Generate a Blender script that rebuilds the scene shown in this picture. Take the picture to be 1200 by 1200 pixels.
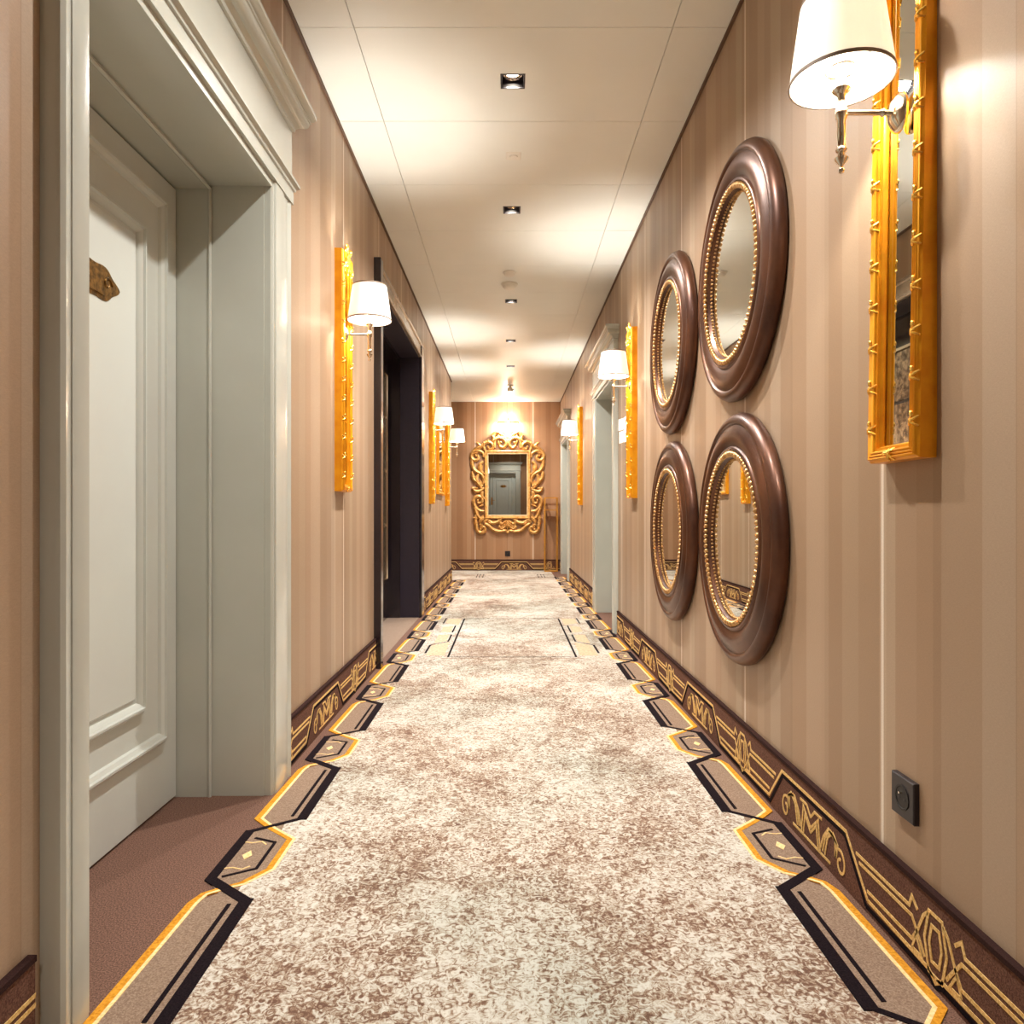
import bpy, bmesh, math, random
from mathutils import Vector, Matrix
random.seed(7)
S = bpy.context.scene
for o in list(bpy.data.objects): bpy.data.objects.remove(o)
PI = math.pi

# ---------------------------------------------------------------- camera, world, exposure
cam = bpy.data.cameras.new('camera'); camo = bpy.data.objects.new('camera', cam)
S.collection.objects.link(camo); S.camera = camo
cam.sensor_fit = 'HORIZONTAL'; cam.sensor_width = 36.0; cam.lens = 850 / 1200 * 36
cam.shift_x = 0.0025; cam.shift_y = 0.0025
cam.clip_start = 0.02; cam.clip_end = 60
camo.location = (0, 0, 0.9); camo.rotation_euler = (PI/2, 0, 0)
w = bpy.data.worlds.new('world'); S.world = w; w.use_nodes = True
w.node_tree.nodes['Background'].inputs[0].default_value = (0.05, 0.045, 0.04, 1)
w.node_tree.nodes['Background'].inputs[1].default_value = 0.3
S.view_settings.view_transform = 'Standard'; S.view_settings.look = 'None'
S.view_settings.gamma = 1.0; S.view_settings.use_curve_mapping = False
S.view_settings.exposure = 1.36
SPOT_W, SPOT_COL = 46.0, (1.0, 0.97, 0.93)
BULB_W, BULB_COL = 23.0, (1.0, 0.97, 0.90)

# corridor measures (metres)
LW, RW, H = -0.79, 0.82, 2.71
Y0, Y1, YC = -1.7, 11.65, 9.85       # wall behind the camera, far wall, left corner
TH = 0.34

# ---------------------------------------------------------------- materials
def lin(c):
    return tuple(((v/255)/12.92 if v/255 <= 0.04045 else ((v/255+0.055)/1.055)**2.4) for v in c) + (1,)
def newmat(name):
    m = bpy.data.materials.new(name); m.use_nodes = True
    nt = m.node_tree; b = nt.nodes['Principled BSDF']
    return m, nt, b
def N(nt, typ, **kw):
    n = nt.nodes.new(typ)
    for k, v in kw.items(): setattr(n, k, v)
    return n
def plain(name, col, rough=0.5, metal=0.0, var=0.0, vscale=8, bump=0.0, bscale=200, coat=0.0, col2=None, stretch=(1,1,1)):
    m, nt, b = newmat(name)
    b.inputs['Base Color'].default_value = lin(col)
    b.inputs['Roughness'].default_value = rough; b.inputs['Metallic'].default_value = metal
    b.inputs['Coat Weight'].default_value = coat; b.inputs['Coat Roughness'].default_value = 0.12
    tc = N(nt, 'ShaderNodeTexCoord'); mp = N(nt, 'ShaderNodeMapping'); mp.inputs['Scale'].default_value = stretch
    nt.links.new(tc.outputs['Object'], mp.inputs['Vector'])
    if var > 0 or col2:
        no = N(nt, 'ShaderNodeTexNoise'); no.inputs['Scale'].default_value = vscale; no.inputs['Detail'].default_value = 5
        nt.links.new(mp.outputs[0], no.inputs['Vector'])
        cr = N(nt, 'ShaderNodeValToRGB')
        c2 = col2 if col2 else tuple(max(0, int(v*(1-var))) for v in col)
        cr.color_ramp.elements[0].position = 0.35; cr.color_ramp.elements[0].color = lin(c2)
        cr.color_ramp.elements[1].position = 0.65; cr.color_ramp.elements[1].color = lin(col)
        nt.links.new(no.outputs['Fac'], cr.inputs['Fac']); nt.links.new(cr.outputs['Color'], b.inputs['Base Color'])
    if bump > 0:
        n2 = N(nt, 'ShaderNodeTexNoise'); n2.inputs['Scale'].default_value = bscale; n2.inputs['Detail'].default_value = 3
        nt.links.new(mp.outputs[0], n2.inputs['Vector'])
        bp = N(nt, 'ShaderNodeBump'); bp.inputs['Strength'].default_value = bump; bp.inputs['Distance'].default_value = 0.002
        nt.links.new(n2.outputs['Fac'], bp.inputs['Height']); nt.links.new(bp.outputs[0], b.inputs['Normal'])
    return m

def wallpaper(name, axis, phase=0.0, tint=(1, 1, 1)):
    m, nt, b = newmat(name); L = nt.links.new
    tc = N(nt, 'ShaderNodeTexCoord'); sp = N(nt, 'ShaderNodeSeparateXYZ'); L(tc.outputs['Object'], sp.inputs[0])
    def fract(period, ph):
        a = N(nt, 'ShaderNodeMath', operation='MULTIPLY_ADD'); L(sp.outputs[axis], a.inputs[0])
        a.inputs[1].default_value = 1/period; a.inputs[2].default_value = ph
        f = N(nt, 'ShaderNodeMath', operation='FRACT'); L(a.outputs[0], f.inputs[0]); return f
    def ramp(src, stops, interp='CONSTANT'):
        r = N(nt, 'ShaderNodeValToRGB'); r.color_ramp.interpolation = interp
        e = r.color_ramp.elements; e[0].position = stops[0][0]; e[0].color = lin(stops[0][1])
        e[1].position = stops[1][0]; e[1].color = lin(stops[1][1])
        for p, c in stops[2:]:
            k = e.new(p); k.color = lin(c)
        L(src.outputs[0], r.inputs['Fac']); return r
    T = lambda *c: tuple(v*t for v, t in zip(c, tint))
    f1 = fract(1.02, phase)
    r1 = ramp(f1, [(0, T(192,168,144)), (0.09, T(182,155,129)), (0.20, T(187,161,136)), (0.28, T(201,180,158)),
                   (0.36, T(190,165,140)), (0.48, T(179,151,124)), (0.56, T(184,157,131)), (0.64, T(196,174,150)),
                   (0.70, T(185,158,132)), (0.80, T(190,165,140)), (0.88, T(181,153,127)), (0.955, T(190,165,141))])
    f2 = fract(0.93, phase*1.7+0.07)
    r2 = ramp(f2, [(0, (255,255,255)), (0.016, (236,234,230)), (0.32, (246,244,242)), (0.55, (232,229,226)), (0.80, (244,242,240)), (0.985, (255,255,255))])
    mx = N(nt, 'ShaderNodeMixRGB', blend_type='MULTIPLY'); mx.inputs[0].default_value = 1
    L(r1.outputs[0], mx.inputs[1]); L(r2.outputs[0], mx.inputs[2])
    # thin pale pinstripe
    f3 = fract(0.93, phase*1.7+0.07)
    lt = N(nt, 'ShaderNodeMath', operation='LESS_THAN'); L(f3.outputs[0], lt.inputs[0]); lt.inputs[1].default_value = 0.011
    m2 = N(nt, 'ShaderNodeMixRGB'); L(lt.outputs[0], m2.inputs[0]); L(mx.outputs[0], m2.inputs[1]); m2.inputs[2].default_value = lin((228,214,196))
    # woven threads
    mp = N(nt, 'ShaderNodeMapping'); mp.inputs['Scale'].default_value = (900, 900, 260); L(tc.outputs['Object'], mp.inputs[0])
    no = N(nt, 'ShaderNodeTexNoise'); no.inputs['Scale'].default_value = 1; no.inputs['Detail'].default_value = 2; L(mp.outputs[0], no.inputs[0])
    mp2 = N(nt, 'ShaderNodeMapping'); mp2.inputs['Scale'].default_value = (150, 150, 800); L(tc.outputs['Object'], mp2.inputs[0])
    no2 = N(nt, 'ShaderNodeTexNoise'); no2.inputs['Scale'].default_value = 1; L(mp2.outputs[0], no2.inputs[0])
    ad = N(nt, 'ShaderNodeMath', operation='ADD'); L(no.outputs['Fac'], ad.inputs[0]); L(no2.outputs['Fac'], ad.inputs[1])
    mr = N(nt, 'ShaderNodeMapRange'); mr.inputs[1].default_value = 0.6; mr.inputs[2].default_value = 1.4; mr.inputs[3].default_value = 0.86; mr.inputs[4].default_value = 1.08
    L(ad.outputs[0], mr.inputs[0])
    m3 = N(nt, 'ShaderNodeVectorMath', operation='SCALE'); L(m2.outputs[0], m3.inputs[0]); L(mr.outputs[0], m3.inputs['Scale'])
    L(m3.outputs[0], b.inputs['Base Color'])
    b.inputs['Roughness'].default_value = 0.42; b.inputs['Specular IOR Level'].default_value = 0.35
    bp = N(nt, 'ShaderNodeBump'); bp.inputs['Strength'].default_value = 0.12; bp.inputs['Distance'].default_value = 0.0006
    L(ad.outputs[0], bp.inputs['Height']); L(bp.outputs[0], b.inputs['Normal'])
    return m

def carpet_field():
    m, nt, b = newmat('distressed_carpet'); L = nt.links.new
    tc = N(nt, 'ShaderNodeTexCoord')
    def noise(scale, detail=3, rough=0.55, dist=0.0, sc=(1,1,1)):
        mp = N(nt, 'ShaderNodeMapping'); mp.inputs['Scale'].default_value = sc; L(tc.outputs['Object'], mp.inputs[0])
        n = N(nt, 'ShaderNodeTexNoise'); n.inputs['Scale'].default_value = scale; n.inputs['Detail'].default_value = detail
        n.inputs['Roughness'].default_value = rough; n.inputs['Distortion'].default_value = dist; L(mp.outputs[0], n.inputs[0]); return n
    big = noise(1.7, 5, 0.65, 0.0, (1.0, 0.7, 1))
    mid = noise(9, 3, 0.6, 0, (1, .8, 1))
    fine = noise(62, 2.5, 0.6, 1.6)
    thr = noise(30, 2, 0.6, 0, (1, 12, 1))
    thr2 = noise(30, 2, 0.6, 0, (12, 1, 1))
    def mul(a, k, c=0.0):
        q = N(nt, 'ShaderNodeMath', operation='MULTIPLY_ADD'); L(a, q.inputs[0]); q.inputs[1].default_value = k; q.inputs[2].default_value = c; return q.outputs[0]
    def add(a, c):
        q = N(nt, 'ShaderNodeMath', operation='ADD'); L(a, q.inputs[0]); L(c, q.inputs[1]); return q.outputs[0]
    v = add(mul(big.outputs['Fac'], 1.5), mul(mid.outputs['Fac'], 0.75))
    v = add(v, mul(fine.outputs['Fac'], 2.6))
    v = add(v, mul(thr.outputs['Fac'], 0.35)); v = add(v, mul(thr2.outputs['Fac'], 0.35))
    v = mul(v, 0.62, -1.19)     # mean around .5
    cr = N(nt, 'ShaderNodeValToRGB'); e = cr.color_ramp.elements
    e[0].position = 0.24; e[0].color = lin((108,78,62)); e[1].position = 0.74; e[1].color = lin((212,206,195))
    k = e.new(0.36); k.color = lin((136,106,86)); k = e.new(0.46); k.color = lin((164,144,124)); k = e.new(0.56); k.color = lin((190,179,163))
    L(v, cr.inputs[0])
    cool = noise(1.1, 3, 0.5)
    cr2 = N(nt, 'ShaderNodeValToRGB'); cr2.color_ramp.elements[0].position = 0.45; cr2.color_ramp.elements[0].color = (0,0,0,1)
    cr2.color_ramp.elements[1].position = 0.62; cr2.color_ramp.elements[1].color = (1,1,1,1); L(cool.outputs['Fac'], cr2.inputs[0])
    mx = N(nt, 'ShaderNodeMixRGB', blend_type='MULTIPLY'); fa = N(nt, 'ShaderNodeMath', operation='MULTIPLY'); L(cr2.outputs[0], fa.inputs[0]); fa.inputs[1].default_value = 0.5
    L(fa.outputs[0], mx.inputs[0]); L(cr.outputs[0], mx.inputs[1]); mx.inputs[2].default_value = lin((205,222,222))
    L(mx.outputs[0], b.inputs['Base Color']); b.inputs['Roughness'].default_value = 0.95
    b.inputs['Specular IOR Level'].default_value = 0.1; b.inputs['Sheen Weight'].default_value = 0.15
    pile = noise(420, 2)
    bp = N(nt, 'ShaderNodeBump'); bp.inputs['Strength'].default_value = 0.5; bp.inputs['Distance'].default_value = 0.002
    L(pile.outputs['Fac'], bp.inputs['Height']); L(bp.outputs[0], b.inputs['Normal'])
    return m

def pile(name, col, col2, scale=260):
    m = plain(name, col, 0.95, 0, col2=col2, vscale=scale, bump=0.6, bscale=scale*1.5)
    m.node_tree.nodes['Principled BSDF'].inputs['Specular IOR Level'].default_value = 0.08
    return m

M = {}
M['wall_y'] = wallpaper('striped_wallpaper', 1, 0.13, (0.935, 0.915, 0.89))
M['wall_x'] = wallpaper('striped_wallpaper_far', 0, 0.31, (0.97, 0.86, 0.76))
M['field'] = carpet_field()
M['brown_pile'] = pile('brown_carpet', (136,104,88), (84,60,52), 300)
M['taupe_pile'] = pile('taupe_carpet', (158,136,116), (124,100,84), 300)
M['black_pile'] = pile('black_carpet', (34,24,28), (18,12,16))
M['gold_pile'] = pile('gold_carpet', (222,158,52), (188,122,32), 160)
M['cream_pile'] = pile('cream_carpet', (250,222,168), (236,196,130), 160)
M['peach_pile'] = pile('peach_carpet', (214,184,152), (190,160,132), 60)
M['skirt_pile'] = pile('skirting_carpet', (122,88,72), (84,56,48), 300)
M['skirt_gold'] = pile('skirting_gold', (240,205,140), (206,162,92), 200)
M['binding'] = pile('binding_tape', (62,40,36), (44,28,26), 400)
M['ceiling'] = plain('ceiling_white', (236,237,230), 0.45, 0, var=0.02, vscale=2)
M['ceil_gap'] = plain('ceiling_gap', (150,136,120), 0.8)
M['cove'] = plain('brown_cove', (92,66,48), 0.6)
M['paint'] = plain('sage_grey_paint', (192,193,182), 0.22, 0, var=0.03, vscale=3, coat=0.35)
M['paint_leaf'] = plain('door_paint', (200,203,194), 0.3, 0, var=0.02, vscale=3, bump=0.04, bscale=300)
M['blackwood'] = plain('black_lacquer', (34,26,32), 0.22, 0, var=0.2, vscale=20, coat=0.5)
M['blackfab'] = plain('speckled_black_panel', (46,34,50), 0.5, 0, col2=(18,12,22), vscale=260, bump=0.2, bscale=400)
M['header_reflection'] = plain('header_painted_reflection', (190,168,144), 0.22, 0.35, var=0.2, vscale=4)  # glossy header; the ceiling's reflection is put into its pale base colour
M['antique'] = plain('antique_mirror', (206,184,154), 0.22, 0.85, col2=(110,90,72), vscale=30, bump=0.1, bscale=60)
M['gold'] = plain('gold_leaf', (246,170,30), 0.36, 0.5, col2=(232,148,20), vscale=18, bump=0.08, bscale=120)
M['gold_lt'] = plain('bright_gold', (250,200,96), 0.26, 0.85, col2=(236,170,58), vscale=40)
M['antique_gold'] = plain('carved_gilt', (234,184,110), 0.42, 0.3, col2=(190,132,62), vscale=26, bump=0.25, bscale=90)
M['pale_gilt'] = plain('pale_gilt', (240,212,164), 0.4, 0.35, col2=(220,184,128), vscale=20)
M['bronze'] = plain('bronze_brown', (104,64,40), 0.36, 0.5, col2=(70,40,27), vscale=5, coat=0.1)
M['bead'] = plain('champagne_bead', (222,182,124), 0.28, 0.7, col2=(180,130,76), vscale=60)
M['mirror'] = plain('mirror_glass', (226,230,228), 0.015, 1.0)
M['nickel'] = plain('polished_nickel', (226,214,196), 0.12, 1.0)
M['brass'] = plain('brass', (226,160,66), 0.3, 0.6, var=0.15, vscale=12)
M['plaque'] = plain('aged_brass', (168,126,66), 0.3, 0.85, var=0.4, vscale=60, bump=0.3, bscale=120)
M['trim_band'] = plain('shade_trim', (120,96,74), 0.6)
M['black_plastic'] = plain('black_plastic', (34,26,30), 0.4)
M['socket_dark'] = plain('socket_cavity', (12,9,12), 0.5)
M['white_plastic'] = plain('white_plastic', (236,232,222), 0.4)
M['candle'] = plain('candle_cover', (240,236,224), 0.5)
M['backing'] = plain('backing', (60,45,38), 0.9)
def shade_mat():
    m, nt, b = newmat('lit_fabric_shade'); L = nt.links.new
    b.inputs['Base Color'].default_value = lin((244,238,226)); b.inputs['Roughness'].default_value = 0.8
    b.inputs['Emission Color'].default_value = (1.0, 0.93, 0.82, 1); b.inputs['Emission Strength'].default_value = 0.14
    tr = N(nt, 'ShaderNodeBsdfTranslucent'); tr.inputs[0].default_value = lin((250,240,222))
    mx = N(nt, 'ShaderNodeMixShader'); mx.inputs[0].default_value = 0.10
    out = nt.nodes['Material Output']; L(b.outputs[0], mx.inputs[1]); L(tr.outputs[0], mx.inputs[2]); L(mx.outputs[0], out.inputs[0])
    tc = N(nt, 'ShaderNodeTexCoord'); mp = N(nt, 'ShaderNodeMapping'); mp.inputs['Scale'].default_value = (300, 300, 900); L(tc.outputs['Object'], mp.inputs[0])
    no = N(nt, 'ShaderNodeTexNoise'); no.inputs['Scale'].default_value = 1; L(mp.outputs[0], no.inputs[0])
    bp = N(nt, 'ShaderNodeBump'); bp.inputs['Strength'].default_value = 0.1; L(no.outputs['Fac'], bp.inputs['Height']); L(bp.outputs[0], b.inputs['Normal'])
    return m
M['shade'] = shade_mat()
def glow(name, col, s):
    m, nt, b = newmat(name); b.inputs['Base Color'].default_value = (*col, 1)
    b.inputs['Emission Color'].default_value = (*col, 1); b.inputs['Emission Strength'].default_value = s
    tc = N(nt, 'ShaderNodeTexCoord'); return m
M['lamp'] = glow('lamp_glow', (1.0, 0.9, 0.75), 14)
M['tube'] = glow('tube_glow', (1.0, 0.86, 0.66), 8)

# ---------------------------------------------------------------- mesh helpers
class MB:
    def __init__(s): s.v = []; s.f = []
    def add(s, vs, fs):
        n = len(s.v); s.v += [tuple(p) for p in vs]; s.f += [tuple(i+n for i in f) for f in fs]; return s
    def box(s, x0, x1, y0, y1, z0, z1, mp=None):
        vs = [(x, y, z) for x in (x0, x1) for y in (y0, y1) for z in (z0, z1)]
        if mp: vs = [mp(*p) for p in vs]
        return s.add(vs, [(0,1,3,2),(4,6,7,5),(0,4,5,1),(2,3,7,6),(0,2,6,4),(1,5,7,3)])
    def bbox(s, x0, x1, y0, y1, z0, z1, b, mp=None):   # box with chamfered edges around the outward (x1) face
        a = [(x0,y0,z0),(x0,y1,z0),(x0,y1,z1),(x0,y0,z1)]
        c = [(x1-b,y0,z0),(x1-b,y1,z0),(x1-b,y1,z1),(x1-b,y0,z1)]
        d = [(x1,y0+b,z0+b),(x1,y1-b,z0+b),(x1,y1-b,z1-b),(x1,y0+b,z1-b)]
        vs = a+c+d
        if mp: vs = [mp(*p) for p in vs]
        fs = [(3,2,1,0),(8,9,10,11)]
        for i in range(4):
            j = (i+1) % 4
            fs += [(i,j,4+j,4+i),(4+i,4+j,8+j,8+i)]
        return s.add(vs, fs)
    def prism(s, poly, h0, h1, mp):                      # 2D polygon extruded; mp(u, v, h) -> xyz
        n = len(poly)
        vs = [mp(u, v, h0) for u, v in poly] + [mp(u, v, h1) for u, v in poly]
        fs = [tuple(range(n-1, -1, -1)), tuple(range(n, 2*n))] + [(i, (i+1) % n, n+(i+1) % n, n+i) for i in range(n)]
        return s.add(vs, fs)
    def ribbon(s, pts, wd, h0, h1, mp, closed=False):    # polyline band with mitred joints
        n = len(pts); wd = wd if isinstance(wd, (list, tuple)) else [wd]*n
        Ls, Rs = [], []
        for i in range(n):
            p = Vector(pts[i])
            a = Vector(pts[i-1]) if (i > 0 or closed) else None
            c = Vector(pts[(i+1) % n]) if (i < n-1 or closed) else None
            d1 = (p-a).normalized() if a is not None else (c-p).normalized()
            d2 = (c-p).normalized() if c is not None else d1
            t = d1+d2
            t = t.normalized() if t.length > 1e-4 else d1
            nn = Vector((-t.y, t.x)); n1 = Vector((-d1.y, d1.x))
            k = 1/max(0.45, nn.dot(n1)); r = wd[i]/2*k
            Ls.append(tuple(p+nn*r)); Rs.append(tuple(p-nn*r))
        m = n if closed else n-1
        for i in range(m):
            j = (i+1) % n
            s.prism([Rs[i], Rs[j], Ls[j], Ls[i]], h0, h1, mp)
        return s
    def tube(s, pts, r, n=8, flat=1.0, cap=True, flat_axis=None):
        pts = [Vector(p) for p in pts]; m = len(pts)
        r = r if isinstance(r, (list, tuple)) else [r]*m
        rings = []; up = None
        for i, p in enumerate(pts):
            t = (pts[min(i+1, m-1)]-pts[max(i-1, 0)]).normalized()
            if flat_axis is not None:
                b_ = Vector(flat_axis); a_ = t.cross(b_)
                a_ = a_.normalized() if a_.length > 1e-5 else Vector((1,0,0))
            else:
                if up is None: up = Vector((0,0,1)) if abs(t.z) < 0.9 else Vector((1,0,0))
                a_ = t.cross(up).normalized(); b_ = a_.cross(t).normalized(); up = b_
            rings.append([tuple(p + a_*math.cos(2*PI*k/n)*r[i] + b_*math.sin(2*PI*k/n)*r[i]*flat) for k in range(n)])
        vs = [q for rg in rings for q in rg]; fs = []
        for i in range(m-1):
            for k in range(n):
                k2 = (k+1) % n; fs.append((i*n+k, i*n+k2, (i+1)*n+k2, (i+1)*n+k))
        if cap: fs += [tuple(range(n-1, -1, -1)), tuple(range((m-1)*n, m*n))]
        return s.add(vs, fs)
    def lathe(s, prof, n=32, mp=None, closed=False):     # prof [(r, h)], mp(x, y, h)
        mp = mp or (lambda x, y, h: (x, y, h)); vs = []; fs = []; m = len(prof)
        for r, h in prof:
            for k in range(n):
                a = 2*PI*k/n; vs.append(mp(r*math.cos(a), r*math.sin(a), h))
        rng = m if closed else m-1
        for i in range(rng):
            i2 = (i+1) % m
            for k in range(n):
                k2 = (k+1) % n; fs.append((i*n+k, i*n+k2, i2*n+k2, i2*n+k))
        if not closed:
            if prof[0][0] > 1e-6: fs.append(tuple(range(n-1, -1, -1)))
            if prof[-1][0] > 1e-6: fs.append(tuple(range((m-1)*n, m*n)))
        return s.add(vs, fs)
    def ball(s, c, r, n=8, m=5, sc=(1,1,1)):
        prof = [(max(1e-4, math.sin(PI*i/m)), -math.cos(PI*i/m)) for i in range(m+1)]
        return s.lathe(prof, n, lambda x, y, h: (c[0]+x*r*sc[0], c[1]+y*r*sc[1], c[2]+h*r*sc[2]))
    def sweep(s, prof, path, mp, closed=False):
        """prof [(offset_in, out)] moved along a 2D path (u, v); offset to the left of the path; mp(out, u, v)"""
        n = len(path); rows = []
        for i in range(n):
            p = Vector(path[i]); a = Vector(path[i-1]) if (i > 0 or closed) else None
            c = Vector(path[(i+1) % n]) if (i < n-1 or closed) else None
            d1 = (p-a).normalized() if a is not None else (c-p).normalized()
            d2 = (c-p).normalized() if c is not None else d1
            t = (d1+d2).normalized(); nn = Vector((-t.y, t.x)); k = 1/nn.dot(Vector((-d1.y, d1.x)))
            rows.append([mp(o, *(p+nn*off*k)) for off, o in prof])
        m = len(prof); vs = [q for r in rows for q in r]; fs = []
        for i in range(n if closed else n-1):
            j = (i+1) % n
            for k in range(m):
                k2 = (k+1) % m; fs.append((i*m+k, i*m+k2, j*m+k2, j*m+k))
        if not closed: fs += [tuple(range(m-1, -1, -1)), tuple(range((n-1)*m, n*m))]
        return s.add(vs, fs)
    def build(s, name, mat, parent=None, off=(0,0,0), smooth=None):
        me = bpy.data.meshes.new(name)
        me.from_pydata([(x-off[0], y-off[1], z-off[2]) for x, y, z in s.v], [], s.f)
        bm = bmesh.new(); bm.from_mesh(me); bmesh.ops.recalc_face_normals(bm, faces=bm.faces)
        bm.to_mesh(me); bm.free()
        if smooth:
            me.shade_smooth(); me.set_sharp_from_angle(angle=math.radians(smooth))
        me.materials.append(M[mat] if isinstance(mat, str) else mat)
        o = bpy.data.objects.new(name, me); S.collection.objects.link(o)
        if parent: o.parent = parent
        elif off != (0,0,0): o.location = off
        return o
def tag(o, label=None, cat=None, group=None, kind=None):
    for k, v in (('label', label), ('category', cat), ('group', group), ('kind', kind)):
        if v: o[k] = v
    return o
def empty(name, loc=(0,0,0), rz=0):
    o = bpy.data.objects.new(name, None); S.collection.objects.link(o)
    o.location = loc; o.rotation_euler = (0, 0, rz); o.empty_display_size = 0.05; return o
def copy_tree(o, parent=None):
    c = o.copy(); S.collection.objects.link(c); c.parent = parent
    for ch in list(kids.get(o.name, [])) if o.name in kids else [q for q in bpy.data.objects if q.parent == o]:
        copy_tree(ch, c)
    return c
kids = {}
def catmull(pts, k=6):
    P = [Vector(p) for p in pts]; P = [P[0]*2-P[1]] + P + [P[-1]*2-P[-2]]; out = []
    for i in range(1, len(P)-2):
        a, b, c, d = P[i-1:i+3]
        for j in range(k):
            t = j/k
            out.append(0.5*((2*b)+(c-a)*t+(2*a-5*b+4*c-d)*t*t+(3*b-a-3*c+d)*t**3))
    out.append(P[-2]); return out

# ---------------------------------------------------------------- shell
mpL = lambda o, a, z: (LW+o, a, z)          # left wall: o = out of the wall into the corridor
mpR = lambda o, a, z: (RW-o, a, z)
mpE = lambda o, a, z: (a, Y0+o, z)          # wall behind the camera
mpB = lambda o, a, z: (a, Y1-o, z)          # far wall

def wall_boxes(mb, mp, a0, a1, holes, top=H):
    cur = a0
    for h0, h1, hz in sorted(holes):
        mb.box(-TH, 0, cur, h0, 0, top, mp); mb.box(-TH, 0, h0, h1, hz, top, mp); cur = h1
    mb.box(-TH, 0, cur, a1, 0, top, mp)
DOORS_L = [(1.318, 2.325, 1.955)]
BLK = (4.30, 6.33, 2.275)
DOORS_R = [(5.567, 6.67, 1.955), (9.90, 11.0, 1.955)]
END = (-0.685, 0.215, 1.955)
mb = MB(); wall_boxes(mb, mpL, Y0, YC, DOORS_L+[BLK]); tag(mb.build('wall_left', 'wall_y'), kind='structure')
mb = MB(); mb.box(-3.0, LW-TH, YC-0.12, YC, 0, H); tag(mb.build('wall_left_return', 'wall_x'), kind='structure')
mb = MB(); wall_boxes(mb, mpR, Y0, Y1+0.1, DOORS_R); tag(mb.build('wall_right', 'wall_y'), kind='structure')
mb = MB(); mb.box(-3.0, RW, Y1, Y1+0.12, 0, H); tag(mb.build('wall_far', 'wall_x'), kind='structure')
mb = MB(); wall_boxes(mb, mpE, LW, RW, [END]); tag(mb.build('wall_near', 'wall_x'), kind='structure')
mb = MB(); mb.box(-3.1, -3.0, YC-0.12, Y1+0.12, 0, H); tag(mb.build('wall_side_passage', 'wall_y'), kind='structure')

floor = MB().box(-1.2, 1.25, Y0-0.4, YC, -0.05, 0).box(-3.05, 1.25, YC, Y1+0.1, -0.05, 0).build('floor', 'brown_pile')
tag(floor, kind='structure')
# carpet pattern ------------------------------------------------
PER = 0.877
mpF = lambda u, v, h: (u, v, h)
def side(q, sgn): return 0.022 + q if sgn > 0 else 0.022 - q
YEND = {1: 10.45, -1: 9.95}
PH = {1: 1.745, -1: 1.690}
def rep(unit, sgn, a, b):
    out = []
    k0 = int(math.floor((a-PH[sgn])/PER))-1; k1 = int(math.ceil((b-PH[sgn])/PER))+1
    for k in range(k0, k1):
        for q, t in unit: out.append((q, PH[sgn]+(k+t/0.88)*PER))
    # clip to [a, b]
    res = []
    for i in range(len(out)):
        if i and (out[i-1][1] < a <= out[i][1]):
            p, r = out[i-1], out[i]; s_ = (a-p[1])/(r[1]-p[1]); res.append((p[0]+(r[0]-p[0])*s_, a))
        if a < out[i][1] < b: res.append(out[i])
        if i < len(out)-1 and out[i][1] < b <= out[i+1][1]:
            p, r = out[i], out[i+1]; s_ = (b-p[1])/(r[1]-p[1]); res.append((p[0]+(r[0]-p[0])*s_, b))
    return res
U_in = [(0.632, 0.0), (0.668, 0.035), (0.672, 0.073), (0.622, 0.143), (0.622, 0.323), (0.668, 0.36), (0.675, 0.42), (0.632, 0.455), (0.632, 0.879)]
U_out = [(0.740, 0.0), (0.712, 0.03), (0.765, 0.095), (0.765, 0.37), (0.725, 0.40), (0.770, 0.455), (0.762, 0.86)]
YA = Y0+0.01
bl = rep(U_in, -1, YA, YEND[-1]); br = rep(U_in, 1, YA, YEND[1])
poly = [(side(q, 1), y) for q, y in br] + [(side(0.632, 1), Y1-0.01), (-2.9, Y1-0.01), (-2.9, YEND[-1])] + [(side(q, -1), y) for q, y in reversed(bl)]
MB().prism(poly, 0.0, 0.0022, mpF).build('carpet_field', 'field', floor)
mb = MB()
for sg in (1, -1):
    a = rep(U_in, sg, YA, YEND[sg]); c = rep(U_out, sg, YA, YEND[sg])
    mb.prism([(side(q, sg), y) for q, y in a] + [(side(q, sg), y) for q, y in reversed(c)], 0.0, 0.0018, mpF)
mb.build('border_ground', 'taupe_pile', floor)
MB().prism([(LW, BLK[0]), (LW, BLK[1]), (LW-0.27, BLK[1]), (LW-0.27, BLK[0])], 0.0, 0.0016, mpF).build('doorway_mat_area', 'taupe_pile', floor)
blk, gld, crm, dia = MB(), MB(), MB(), MB()
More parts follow.
